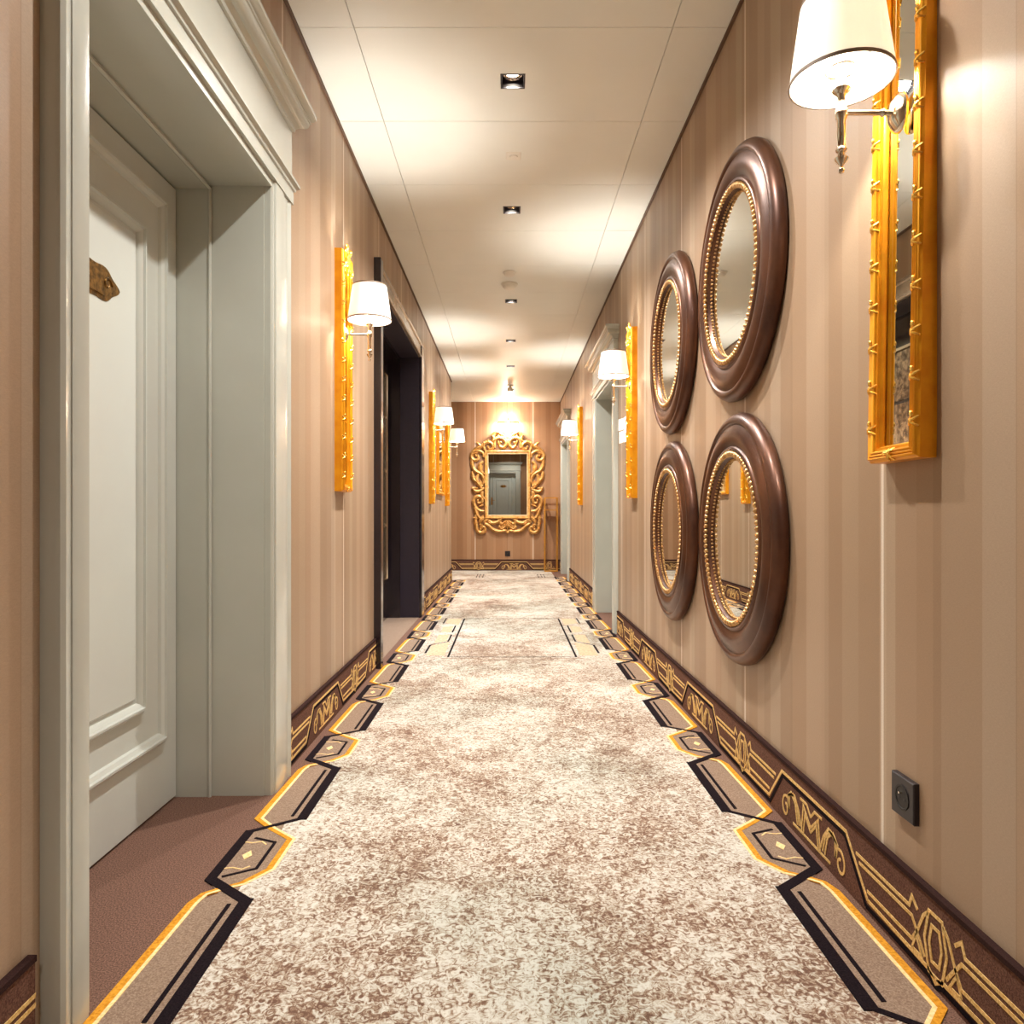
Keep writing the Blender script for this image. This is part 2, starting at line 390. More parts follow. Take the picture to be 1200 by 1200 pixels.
for sg in (1, -1):
    sd = lambda q: side(q, sg)
    k0 = int(math.floor((YA-PH[sg])/PER)); k1 = int(math.ceil((YEND[sg]-PH[sg])/PER))
    for k in range(k0, k1):
        y = lambda t: min(max(PH[sg]+(k+t/0.88)*PER, YA), YEND[sg])
        def rb(m_, pts, wd, h):
            pp = []
            for q, t in pts:
                p = (sd(q), y(t))
                if not pp or (Vector(p)-Vector(pp[-1])).length > 0.004: pp.append(p)
            if len(pp) > 1: m_.ribbon(pp, wd, 0.0, h, mpF)
        rb(blk, [(0.634, -0.005), (0.758, 0.097), (0.758, 0.372)], 0.026, 0.0034)
        rb(blk, [(0.764, 0.36), (0.634, 0.455)], 0.015, 0.0037)
        rb(blk, [(0.634, 0.445), (0.634, 0.885)], 0.030, 0.0040)
        rb(blk, [(0.668, 0.47), (0.668, 0.862)], 0.0095, 0.0032)
        rb(blk, [(0.728, 0.325), (0.664, 0.298), (0.664, 0.15), (0.735, 0.108)], 0.0085, 0.0032)
        gp = [(0.712, 0.052), (0.675, 0.073), (0.629, 0.146), (0.628, 0.320), (0.70, 0.385), (0.765, 0.455), (0.757, 0.865), (0.744, 0.905), (0.712, 0.93)]
        rb(gld, gp, 0.019, 0.0028)
        cp = [(q-0.012, t) if i in (5, 6) else (q+(-0.010 if i in (1, 2, 3, 4) else -0.006), t) for i, (q, t) in enumerate(gp)]
        rb(crm, cp, 0.008, 0.0030)
        if y(0.2) < YEND[sg]-0.1:
            dp = [(0.700, 0.222), (0.712, 0.248), (0.726, 0.222), (0.712, 0.198)]
            dia.prism([(sd(q), y(t)) for q, t in dp], 0.0, 0.0030, mpF)
            rb(dia, [(0.748, 0.30), (0.726, 0.295), (0.700, 0.302), (0.684, 0.285)], 0.004, 0.0030)
            rb(dia, [(0.748, 0.15), (0.726, 0.155), (0.700, 0.146), (0.684, 0.162)], 0.004, 0.0030)
blk.build('border_black_line', 'black_pile', floor); gld.build('border_gold_line', 'gold_pile', floor)
crm.build('border_cream_edge', 'cream_pile', floor); dia.build('border_diamond', 'cream_pile', floor)
# medallion across the middle of the runner
mb, mg, ml = MB(), MB(), MB()
for x in (-0.387, 0.421): mb.ribbon([(x, 4.57), (x, 6.25)], 0.013, 0, 0.0034, mpF)
for sg in (1, -1):
    sx = lambda q: 0.017+sg*q
    mb.ribbon([(sx(0.45), 5.13), (sx(0.45), 5.42)], 0.012, 0, 0.0034, mpF)
    mb.ribbon([(sx(0.452), 5.52), (sx(0.452), 5.86)], 0.012, 0, 0.0034, mpF)
    mb.ribbon([(sx(0.45), 5.13), (sx(0.562), 4.99)], 0.005, 0, 0.0034, mpF)
    mb.ribbon([(sx(0.562), 4.99), (sx(0.562), 4.70)], 0.013, 0, 0.0034, mpF)
    mb.ribbon([(sx(0.562), 5.98), (sx(0.562), 6.28)], 0.010, 0, 0.0034, mpF)
    mg.prism([(sx(q), t) for q, t in [(0.43, 4.62), (0.55, 4.62), (0.55, 4.98), (0.44, 5.10)]], 0, 0.0026, mpF)
    mg.prism([(sx(q), t) for q, t in [(0.465, 5.14), (0.545, 5.05), (0.545, 5.42), (0.465, 5.42)]], 0, 0.0026, mpF)
    mg.prism([(sx(q), t) for q, t in [(0.465, 5.52), (0.545, 5.56), (0.545, 5.80), (0.465, 5.84)]], 0, 0.0026, mpF)
    mg.prism([(sx(q), t) for q, t in [(0.43, 5.90), (0.545, 6.0), (0.545, 6.25), (0.43, 6.25)]], 0, 0.0026, mpF)
    for q in (0.40, 0.45, 0.49):
        mb.ribbon([(sx(q), 10.35), (sx(q), 10.55)], 0.012, 0, 0.0034, mpF)
        mb.ribbon([(sx(q), 10.68), (sx(q), 10.90)], 0.012, 0, 0.0034, mpF)
for t in (4.57, 6.25):
    mb.ribbon([(-0.387, t), (0.421, t)], 0.006, 0, 0.0034, mpF)
for t in (4.53, 6.30):
    ml.ribbon([(-0.43, t), (-0.2, t), (-0.17, t-0.05), (0.2, t-0.05), (0.23, t), (0.46, t)], 0.010, 0, 0.0030, mpF)
ml.ribbon([(-0.75, 10.02), (0.66, 10.02)], 0.02, 0, 0.003, mpF)
mb.build('medallion_black_line', 'black_pile', floor); mg.build('medallion_patch', 'peach_pile', floor); ml.build('medallion_thin_line', 'taupe_pile', floor)

# skirting: patterned carpet upstand ------------------------------------------------
SK = 0.178; SP = 1.14; ST = 0.012
def skirting(name, mpw, a0, a1, phase):
    base = MB().box(0, ST, a0, a1, 0, SK-0.008, mpw).build(name, 'skirt_pile'); tag(base, kind='structure')
    MB().box(0, ST+0.003, a0, a1, SK-0.010, SK, mpw).build('binding_tape', 'binding', base)
    k_, g_ = MB(), MB()
    mp2 = lambda u, v, h: mpw(ST+h, u, v)
    def clip(pts):
        res = []
        for i, p in enumerate(pts):
            if i:
                q = pts[i-1]
                for lim in ((a0, a1) if q[0] < p[0] else (a1, a0)):
                    if (q[0]-lim)*(p[0]-lim) < 0:
                        s_ = (lim-q[0])/(p[0]-q[0]); res.append((lim, q[1]+(p[1]-q[1])*s_))
            res.append(p)
        return [p for p in res if a0-1e-6 <= p[0] <= a1+1e-6]
    def rb(m_, pts, wd, h=0.0012):
        if len(pts) > 2 and (pts[0][0] < a0 < pts[-1][0] or pts[0][0] < a1 < pts[-1][0]) or all(a0 <= p[0] <= a1 for p in pts) or len(pts) == 2:
            pp = clip(pts)
        else: pp = [p for p in pts] if all(a0 <= p[0] <= a1 for p in pts) else []
        out = []
        for p in pp:
            if not out or (Vector(p)-Vector(out[-1])).length > 1e-4: out.append(p)
        if len(out) > 1: m_.ribbon(out, wd, 0, h, mp2)
    k = int(math.floor((a0-phase)/SP))
    while phase+k*SP < a1:
        b = phase+k*SP; k += 1
        B = lambda pts: [(b+u, v) for u, v in pts]
        rb(g_, B([(-0.0, 0.030), (0.105, 0.140), (0.515, 0.140), (0.62, 0.030), (0.86, 0.026), (0.88, 0.012), (0.90, 0.026), (1.14, 0.030)]), 0.0085)
        rb(k_, B([(0.008, 0.014), (0.112, 0.129), (0.508, 0.129), (0.612, 0.014), (0.86, 0.014), (0.88, 0.003), (0.90, 0.014), (1.148, 0.014)]), 0.011, 0.0010)
        for s_ in (0, 1):
            X = (lambda u: u) if s_ == 0 else (lambda u: 0.62-u)
            sp = [(X(0.135+0.028*(1-j/26)*math.cos(1.2+j*0.36)), 0.047+0.034*(1-j/26)*math.sin(1.2+j*0.36)) for j in range(20)]
            rb(g_, B(sp), 0.0070)
            for d in (0, 0.013, 0.026):
                rb(g_, B([(X(0.158+d*.2), 0.052), (X(0.150+d*0.5), 0.085+d*0.3), (X(0.175+d), 0.104), (X(0.205+d), 0.082-d*0.4), (X(0.222+d), 0.03+d*.2)]), 0.0070)
            rb(g_, B([(X(0.25), 0.026), (X(0.262), 0.10), (X(0.31), 0.060)]), 0.0070)
            rb(g_, B([(X(0.262), 0.026), (X(0.274), 0.080), (X(0.31), 0.047)]), 0.0070)
            rb(g_, B([(X(0.24), 0.112), (X(0.285), 0.112), (X(0.31), 0.088)]), 0.0070)
            rb(g_, B([(X(0.19), 0.022), (X(0.31), 0.022)]), 0.0070)
        for s_ in (0, 1):
            X = (lambda u: u) if s_ == 0 else (lambda u: 1.76-u)
            rb(g_, B([(X(0.565), 0.112), (X(0.79), 0.112), (X(0.80), 0.135), (X(0.82), 0.118)]), 0.0074)
            rb(g_, B([(X(0.580), 0.096), (X(0.80), 0.096), (X(0.83), 0.060), (X(0.845), 0.04)]), 0.0074)
            rb(g_, B([(X(0.618), 0.050), (X(0.80), 0.050), (X(0.82), 0.078), (X(0.84), 0.118), (X(0.855), 0.132)]), 0.0074)
            rb(g_, B([(X(0.80), 0.034), (X(0.835), 0.034), (X(0.815), 0.065), (X(0.80), 0.034)]), 0.0055)
        hexa = lambda rx, rz: [(0.88-rx, 0.08), (0.88-rx*0.6, 0.08+rz), (0.88+rx*0.6, 0.08+rz), (0.88+rx, 0.08), (0.88+rx*0.6, 0.08-rz), (0.88-rx*0.6, 0.08-rz), (0.88-rx, 0.08)]
        rb(g_, B(hexa(0.036, 0.058)), 0.007); rb(g_, B(hexa(0.020, 0.034)), 0.0070)
    k_.build('black_line', 'black_pile', base); g_.build('gold_line', 'skirt_gold', base)
    return base
skirting('baseboard_left', mpL, Y0, 1.19, 1.635)
skirting('baseboard_left.001', mpL, 2.53, 4.225, 1.635)
skirting('baseboard_left.002', mpL, 6.52, YC, 1.635)
skirting('baseboard_right', mpR, Y0, 5.45, 1.635)
skirting('baseboard_right.001', mpR, 6.85, 9.79, 1.635)
skirting('baseboard_right.002', mpR, 11.18, Y1-ST, 1.635)
skirting('baseboard_far', mpB, -2.98, RW, -0.235)

# ceiling ------------------------------------------------
LIGHTS = [-1.0, 1.75, 3.03, 4.31, 6.15, 7.55, 8.85, 10.5]  # first one is added out of view to brighten the near wall
ceil = MB().box(-1.2, 1.25, Y0-0.4, Y1+0.12, H+0.10, H+0.13).box(-3.1, -1.2, YC-0.1, Y1+0.12, H+0.10, H+0.13).build('ceiling', 'ceil_gap'); tag(ceil, kind='structure')
G = 0.0013
xs = [LW, -0.578, 0.607, RW]
ys = []; y_ = 2.695
while y_ > Y0: y_ -= 0.643
while y_ < Y1-0.1: ys.append(max(y_, Y0)); y_ += 0.643
ys.append(Y1)
HS = 0.052
for i in range(len(ys)-1):
    for j in range(3):
        x0, x1, y0, y1 = xs[j]+G, xs[j+1]-G, ys[i]+G, ys[i+1]-G
        if j == 0: x0 = xs[0]
        if j == 2: x1 = xs[3]
        mb = MB(); z0, z1 = H, H+0.018
        hs = [c for c in LIGHTS if y0 < c < y1] if j == 1 else []
        if hs:
            cx, cy = 0.014, min(max(hs[0], y0+HS+0.01), y1-HS-0.01)
            mb.box(x0, cx-HS, y0, y1, z0, z1).box(cx+HS, x1, y0, y1, z0, z1).box(cx-HS, cx+HS, y0, cy-HS, z0, z1).box(cx-HS, cx+HS, cy+HS, y1, z0, z1)
            LIGHTS[LIGHTS.index(hs[0])] = cy
        else: mb.box(x0, x1, y0, y1, z0, z1)
        mb.build('ceiling_panel', 'ceiling', ceil)
yy = YC
while yy < Y1-0.05:
    ye = min(yy+0.643, Y1); MB().box(-3.0, -1.9, yy+G, ye-G, H, H+0.018).build('ceiling_panel', 'ceiling', ceil)
    MB().box(-1.9+2*G, LW, yy+G, ye-G, H, H+0.018).build('ceiling_panel', 'ceiling', ceil); yy = ye
tag(MB().box(0, 0.010, Y0, YC, H-0.014, H-0.001, mpL).build('trim_1', 'cove'), kind='structure')
tag(MB().box(0, 0.010, Y0, Y1, H-0.014, H-0.001, mpR).build('trim_2', 'cove'), kind='structure')

# ---------------------------------------------------------------- panelled doors with classical casing
def plaque_mesh(mp, a, z, o):
    mb = MB(); pts = []
    for k in range(48):
        t = 2*PI*k/48; r = 1+0.07*math.cos(6*t)+0.05*math.cos(2*t)
        pts.append((a+0.105*r*math.cos(t)*(1-0.1*abs(math.sin(t))), z+0.048*r*math.sin(t)))
    mb.prism(pts, o, o+0.004, lambda u, v, h: mp(h, u, v))
    inn = [(a+(u-a)*0.8, z+(v-z)*0.74) for u, v in pts]
    mb.prism(inn, o+0.004, o+0.008, lambda u, v, h: mp(h, u, v))
    for s_ in (-1, 1):
        sp = [(a+s_*(0.05+0.022*(1-j/16)*math.cos(j*0.45)), z+0.02*(1-j/16)*math.sin(j*0.45)) for j in range(13)]
        mb.tube([mp(o+0.009, u, v) for u, v in sp], 0.003, 5)
    return mb
def make_door(name, mp, a0, a1, zt, cn, cf, back=-0.27):
    """a0..a1 opening, cn / cf casing widths at the low / high end"""
    d = empty(name); tag(d, kind='structure')
    P0 = 0.036
    # lining (jambs and head) with a stop step
    mb = MB()
    for a, s_ in ((a0, 1), (a1, -1)):
        lo, hi = sorted((a, a+s_*0.004)); mb.box(back-0.05, 0.004, lo, hi, 0, zt, mp)
        lo, hi = sorted((a, a+s_*0.014)); mb.box(back-0.05, -0.165, lo, hi, 0, zt-0.004, mp)
    mb.box(back-0.05, -0.002, a0, a1, zt-0.004, zt, mp); mb.box(back-0.05, -0.165, a0+0.004, a1-0.004, zt-0.016, zt-0.004, mp)
    mb.box(-0.002, P0*0.8, a0+0.0005, a1-0.0005, zt-0.004, zt+0.021, mp)
    mb.build('door_lining', 'paint', d)
    mb = MB()   # rounded bead on the edge of the step
    for a, s_ in ((a0, 1), (a1, -1)): mb.tube([mp(-0.166, a+s_*0.012, 0.0), mp(-0.166, a+s_*0.012, zt-0.013)], 0.006, 8)
    mb.tube([mp(-0.166, a0+0.01, zt-0.015), mp(-0.166, a1-0.01, zt-0.015)], 0.006, 8)
    mb.build('stop_bead', 'paint', d, smooth=40)
    # casing legs, moulded
    P = 0.036
    for a_in, wd, s_ in ((a0, cn, -1), (a1, cf, 1)):
        W_ = wd; g = lambda t: a_in+s_*t
        prof = [(0, 0), (0, P-0.012), (0.006, P-0.006), (0.014, P-0.006), (0.018, P), (W_*0.45, P+0.001), (W_*0.62, P-0.003), (W_-0.045, P-0.002),
                (W_-0.036, P-0.005), (W_-0.026, P-0.002), (W_-0.014, P+0.001), (W_-0.006, P-0.004), (W_-0.002, P-0.014), (W_-0.002, 0)]
        mb = MB(); n = len(prof)
        vs = [mp(o, g(t), 0) for t, o in prof] + [mp(o, g(t), zt+0.03) for t, o in prof]
        mb.add(vs, [tuple(range(n)), tuple(range(2*n-1, n-1, -1))] + [(i, (i+1) % n, n+(i+1) % n, n+i) for i in range(n)])
        mb.build('casing_leg', 'paint', d, smooth=35)
    A0, A1 = a0-cn, a1+cf
    # entablature: fascia, moulding, frieze, cornice (profile extruded with returned ends)
    z = zt+0.02
    def layer(nm, prof, ext0):
        # prof: [(out, z)], extends past the casing by ext = out - P
        mb = MB(); n = len(prof)
        vs = []
        for sgn in (0, 1):
            for o, zz in prof:
                e = max(0, o-P)+ext0; a = A0-e if sgn == 0 else A1+e
                vs.append(mp(o, a, zz))
        for sgn in (0, 1):
            a = A0-ext0 if sgn == 0 else A1+ext0
            for o, zz in prof:
                e = max(0, o-P)+ext0; a = A0-e if sgn == 0 else A1+e
                vs.append(mp(0, a, zz))
        fs = []
        for i in range(n-1):
            fs.append((i, i+1, n+i+1, n+i)); fs.append((i, 2*n+i, 2*n+i+1, i+1)); fs.append((n+i, n+i+1, 3*n+i+1, 3*n+i))
        fs += [(0, n, 3*n, 2*n), (n-1, 3*n-1, 4*n-1, 2*n-1)]
        fs.append(tuple([2*n+i for i in range(n)] + [3*n+i for i in range(n-1, -1, -1)]))
        mb.add(vs, fs); return mb.build(nm, 'paint', d, smooth=30)
    layer('architrave', [(P+0.004, z), (P+0.004, z+0.045), (P+0.010, z+0.047), (P+0.012, z+0.055), (P+0.022, z+0.062), (P+0.022, z+0.072), (P+0.004, z+0.076)], 0.002)
    layer('frieze', [(P, z+0.076), (P, z+0.255)], 0.0)
    q = z+0.252
    cor = [(P, q), (P+0.008, q+0.002), (P+0.010, q+0.012), (P+0.018, q+0.020), (P+0.022, q+0.024)]
    cor += [(P+0.022+0.026*math.sin(t*PI/12), q+0.024+0.026*(1-math.cos(t*PI/12))) for t in range(1, 7)]
    cor += [(P+0.052, q+0.052), (P+0.052, q+0.060), (P+0.060, q+0.064), (P+0.068, q+0.074), (P+0.068, q+0.088), (P+0.062, q+0.095)]
    layer('cornice', cor, 0.0)
    # leaf
    b = back; L0, L1 = a0+0.017, a1-0.017
    leaf = MB().bbox(b-0.045, b, L0, L1, 0.006, zt-0.021, 0.003, mp).build('door_leaf', 'paint_leaf', d)
    def panel(m1, m2, z0, z1, sz):
        path = [(m1, z0), (m2, z0), (m2, z1), (m1, z1)]
        pr = [(0, b), (0, b+0.006), (sz*0.15, b+0.010), (sz*0.35, b+0.020), (sz*0.55, b+0.021), (sz*0.62, b+0.014), (sz*0.9, b+0.008), (sz, b)]
        return MB().sweep(pr, path, lambda o, u, v: mp(o, u, v), closed=True).build('panel_moulding', 'paint_leaf', leaf, smooth=35)
    panel(L0+0.085, L1-0.085, 0.205, 1.862, 0.036)
    panel(L0+0.215, L1-0.215, 0.33, 1.735, 0.034)
    MB().bbox(b, b+0.006, L0+0.26, L1-0.26, 0.376, 1.69, 0.004, mp).build('raised_panel', 'paint_leaf', leaf)
    plaque_mesh(mp, (a0+a1)/2+0.02, 1.50, b+0.004).build('room_plaque', 'plaque', leaf, smooth=30)['label'] = 'scalloped aged brass plaque'
    hb = MB(); ha = a0+0.075
    hb.bbox(b, b+0.008, ha-0.022, ha+0.022, 0.86, 1.12, 0.003, mp)
    hb.tube([mp(b, ha, 1.02), mp(b+0.05, ha, 1.02), mp(b+0.055, ha+0.012, 1.02), mp(b+0.055, ha+0.11, 1.018)], [0.009, 0.009, 0.010, 0.007], 8)
    hb.build('door_handle', 'brass', leaf, smooth=40)
    return d
make_door('door_1', mpL, 1.318, 2.325, 1.955, 0.10, 0.19)
make_door('door_2', mpR, *DOORS_R[0], 0.10, 0.17)
make_door('door_3', mpR, *DOORS_R[1], 0.10, 0.17)
make_door('door_4', mpE, *END, 0.0925, 0.17, back=-0.12)

# black double doorway (door_5)
d5 = empty('door_5'); tag(d5, kind='structure')
b0, b1, bz = BLK
mb = MB(); mb.box(-0.27, 0.002, b0, b0+0.006, 0, bz, mpL).box(-0.27, 0.002, b1-0.006, b1, 0, bz, mpL).box(-0.27, 0.002, b0, b1, bz-0.006, bz, mpL)
mb.build('jamb_panel', 'blackfab', d5)
mb = MB()
for a in (b0+0.006, b1-0.026): mb.box(-0.27, -0.16, a, a+0.020, 0, bz-0.006, mpL)
mb.box(-0.27, -0.16, b0, b1, bz-0.03, bz-0.006, mpL); mb.build('inner_frame', 'blackwood', d5)
MB().bbox(0, 0.042, b0-0.075, b0, 0, bz+0.125, 0.004, mpL).build('casing_leg', 'blackwood', d5)
MB().bbox(0, 0.026, b1, b1+0.19, 0, bz+0.125, 0.010, mpL).build('casing_leg', 'blackwood', d5)
mb = MB(); pr = [(0, bz), (0.022, bz), (0.026, bz+0.012), (0.018, bz+0.022), (0.018, bz+0.095), (0.026, bz+0.102), (0.026, bz+0.121), (0, bz+0.125)]; n = len(pr)
vs = [mpL(o, a, z) for a in (b0, b1) for o, z in pr]
mb.add(vs, [tuple(range(n)), tuple(range(n, 2*n))] + [(i, (i+1) % n, n+(i+1) % n, n+i) for i in range(n)])
mb.build('header', 'header_reflection', d5)
for i in range(2):
    p0 = b0+0.026+i*(b1-b0-0.052)/2; p1 = p0+(b1-b0-0.052)/2-0.004
    lf = MB().box(-0.315, -0.268, p0, p1, 0.006, bz-0.03, mpL).build('door_leaf', 'blackwood', d5)
    zs = [(0.36, 0.80), (0.82, 1.26), (1.28, 1.72), (1.74, 2.08)]
    for z0, z1 in zs:
        MB().bbox(-0.268, -0.258, p0+0.10, p1-0.10, z0, z1, 0.004, mpL).build('antiqued_panel', 'antique', lf)
    MB().sweep([(0, -0.268), (0, -0.25), (0.018, -0.25), (0.022, -0.268)], [(p0+0.075, 0.335), (p1-0.075, 0.335), (p1-0.075, 2.105), (p0+0.075, 2.105)], lambda o, u, v: mpL(o, u, v), closed=True).build('panel_moulding', 'nickel', lf)
    hy = p1-0.04 if i == 0 else p0+0.04
    MB().tube([mpL(-0.268, hy, 0.9), mpL(-0.225, hy, 0.9), mpL(-0.225, hy, 1.3), mpL(-0.268, hy, 1.3)], 0.010, 8).build('pull_handle', 'brass', lf, smooth=40)

ld = MB().lathe([(0.03, 0), (0.03, -0.003), (0.024, -0.004), (0.0001, -0.003)], 24, lambda x, y, h: (LW-0.12+x, 5.3+y, bz-0.006+h)).build('added_soffit_disc', 'black_plastic', d5, smooth=40)  # added fitting, stands in for an unknown source
l = bpy.data.lights.new('bulb', 'SPOT'); l.energy = 36; l.color = (0.66, 0.82, 1.0); l.spot_size = 1.3; l.spot_blend = 0.8; l.shadow_soft_size = 0.04  # added cool light for the bluish cast on the carpet here
o = bpy.data.objects.new('bulb', l); S.collection.objects.link(o); o.parent = d5; o.location = (LW-0.12, 5.3, bz-0.03); o.rotation_euler = (0, math.radians(12), 0)

# ---------------------------------------------------------------- downlights
def spot_light(parent, loc, power, cone=2.4, blend=0.75, rot=(0,0,0)):
    l = bpy.data.lights.new('bulb', 'SPOT'); l.energy = power; l.color = SPOT_COL; l.spot_size = cone; l.spot_blend = blend; l.shadow_soft_size = 0.028
    o = bpy.data.objects.new('bulb', l); S.collection.objects.link(o); o.parent = parent; o.location = loc; o.rotation_euler = rot; return o
PLACE = ['added unseen near the wall behind the viewer', 'directly above the near white door', 'nearest of the row in the photo', 'second of the row in the photo', 'just behind the white domed detectors',
         'fourth of the row in the photo', 'fifth of the row in the photo', 'last one, nearest the far wall']
def make_downlight():
    r = empty('ceiling_downlight', (0, 0, 0))
    mb = MB(); h = HS-0.001; t = 0.006
    mb.box(-h, h, -h, -h+t, -0.002, 0.07).box(-h, h, h-t, h, -0.002, 0.07).box(-h, -h+t, -h, h, -0.002, 0.07).box(h-t, h, -h, h, -0.002, 0.07).box(-h, h, -h, h, 0.07, 0.074)
    mb.build('housing', 'black_plastic', r)
    MB().lathe([(0.018, 0.05), (0.034, 0.022), (0.038, 0.022), (0.038, 0.055), (0.018, 0.055)], 20, closed=True).build('reflector', 'nickel', r, smooth=40)
    MB().lathe([(0.0001, 0.028), (0.014, 0.029), (0.027, 0.036), (0.027, 0.045), (0.0001, 0.045)], 20).build('lamp', 'lamp', r, smooth=40)
    return r
dl = make_downlight()
for i, cy in enumerate(LIGHTS):
    o = dl if i == 0 else copy_tree(dl)
    o.location = (0.014, cy, H)
    tag(o, 'square recessed black downlight, ' + PLACE[i], 'downlight', 'square downlights along the ceiling centre')
    spot_light(o, (0, 0, 0.012), SPOT_W*(0.55 if i == 0 else 0.46 if i == 1 else 1.0 if i == 7 else 0.95 if i < 4 else 0.65))
# detectors on the ceiling
def dome(name, x, y, R, hh, label):
    r = empty(name, (x, y, H)); tag(r, label, 'smoke detector')
    MB().lathe([(R, 0), (R, -hh*0.25), (R*0.92, -hh*0.35), (R*0.9, -hh*0.4)], 28).build('base_ring', 'white_plastic', r, smooth=35)
    MB().lathe([(R*0.85, -hh*0.35), (R*0.80, -hh*0.6), (R*0.6, -hh*0.9), (R*0.3, -hh), (0.0001, -hh)], 28).build('cover', 'white_plastic', r, smooth=35)
dome('smoke_detector', 0.0, 5.42, 0.05, 0.03, 'small round white detector on ceiling, nearer of the domed pair')
dome('smoke_detector', 0.0, 5.69, 0.065, 0.045, 'larger round white detector on ceiling, farther of the domed pair')
sq = empty('ceiling_sensor', (0.02, 3.66, H)); tag(sq, 'small flat square white cover plate on the ceiling between first two downlights', 'sensor')
MB().bbox(-0.006, 0.004, -0.038, 0.038, -0.038, 0.038, 0.003, lambda o, u, v: (u, v, -o)).build('cover_plate', 'white_plastic', sq)
MB().lathe([(0.022, -0.004), (0.020, -0.009), (0.0001, -0.011)], 20).build('lens', 'white_plastic', sq, smooth=40)
sk = empty('ceiling_spotlight', (0.01, 10.15, H)); tag(sk, 'tiny white surface spotlight on the ceiling before the far wall', 'spotlight')
MB().lathe([(0.045, 0), (0.045, -0.012), (0.018, -0.016), (0.015, -0.03)], 20).build('base', 'white_plastic', sk, smooth=40)
MB().lathe([(0.028, -0.03), (0.034, -0.04), (0.034, -0.09), (0.026, -0.094)], 20).build('head', 'white_plastic', sk, smooth=40)
MB().lathe([(0.022, -0.0945), (0.020, -0.097), (0.0001, -0.098)], 16).build('lamp', 'lamp', sk, smooth=40)

spot_light(sk, (0, 0.01, -0.105), 26, cone=1.5, blend=0.8, rot=(math.radians(62), 0, 0))

# ---------------------------------------------------------------- narrow gilt mirrors and sconces (local: +x out of the wall, y along it)
def make_gilt():
    r = empty('gilt_mirror'); w2, h, t = 0.095, 1.10, 0.036
    mpp = lambda o, u, v: (o, u, v)
    path = [(-w2, 0), (w2, 0), (w2, h), (-w2, h)]
    MB().sweep([(0.0, 0), (0.0, t-0.004), (0.003, t-0.001), (0.030, t-0.001), (0.031, 0.010), (0.031, 0.0)], path, mpp, True).build('frame', 'gold', r)
    pr = [(0.003, t-0.001)]
    for i in range(3):
        c = 0.008+i*0.0062
        pr += [(c+0.0031*math.cos(a), t+0.001+0.0055*math.sin(a)) for a in (PI, PI*0.72, PI*0.5, PI*0.28)]
    pr += [(0.024, t-0.001), (0.030, t-0.006), (0.034, t-0.010), (0.034, t-0.016), (0.030, t-0.016)]
    MB().sweep(pr, path, mpp, True).build('reeded_moulding', 'gold', r, smooth=50)
    MB().box(0.004, 0.018, -w2+0.030, w2-0.030, 0.030, h-0.030).build('mirror_glass', 'mirror', r)
    # one crossed ribbon tie, shared mesh
    tie = MB()
    for s_ in (-1, 1):
        tie.tube([(t-0.002, -0.012, s_*0.010), (t+0.006, -0.006, s_*0.005), (t+0.009, 0, 0), (t+0.006, 0.006, -s_*0.005), (t-0.002, 0.012, -s_*0.010)], [0.0022, 0.0030, 0.0034, 0.0030, 0.0022], 6)
    tie.ball((t+0.008, 0.002, 0.014), 0.0055, 6, 4, (0.8, 0.9, 1.3))
    t0 = tie.build('ribbon_tie', 'gold_lt', r, smooth=50); first = True
    for s_ in (-1, 1):
        for k in range(12):
            o = t0 if first else t0.copy()
            if not first: S.collection.objects.link(o)
            first = False; o.location = (0, s_*(w2-0.0135), 0.07+k*0.0873)
    for z_ in (0.0135, h-0.0135):
        o = t0.copy(); S.collection.objects.link(o); o.location = (0, 0, z_); o.rotation_euler = (PI/2, 0, 0)
    # crest: bow with leaves
    c = MB(); z = h+0.004
    for s_ in (-1, 1):
        c.tube(catmull([(t, 0, z), (t+0.006, s_*0.02, z+0.022), (t+0.008, s_*0.045, z+0.028), (t+0.004, s_*0.05, z+0.008), (t, s_*0.025, z-0.004), (t+0.002, 0, z)], 4), 0.0055, 6)
        c.tube(catmull([(t, 0, z), (t+0.004, s_*0.02, z-0.03), (t+0.006, s_*0.045, z-0.05), (t+0.003, s_*0.07, z-0.075), (t+0.003, s_*0.078, z-0.12)], 4), [0.006]*12+[0.005]*4+[0.002], 6)
        for j in range(4): c.ball((t+0.005, s_*(0.03+0.016*j), z-0.03-0.026*j), 0.011, 6, 4, (0.6, 0.8, 1.3))
    c.ball((t+0.006, 0, z), 0.013, 8, 5, (0.7, 1, 1)); c.ball((t+0.003, 0, z+0.03), 0.010, 8, 5, (0.5, 0.8, 1.8))
    for j in range(4): c.ball((t+0.004, (-1)**j*0.007, z-0.025-0.022*j), 0.012, 6, 4, (0.6, 1, 1.1))
    c.build('crest', 'gold_lt', r, smooth=50)
    return r
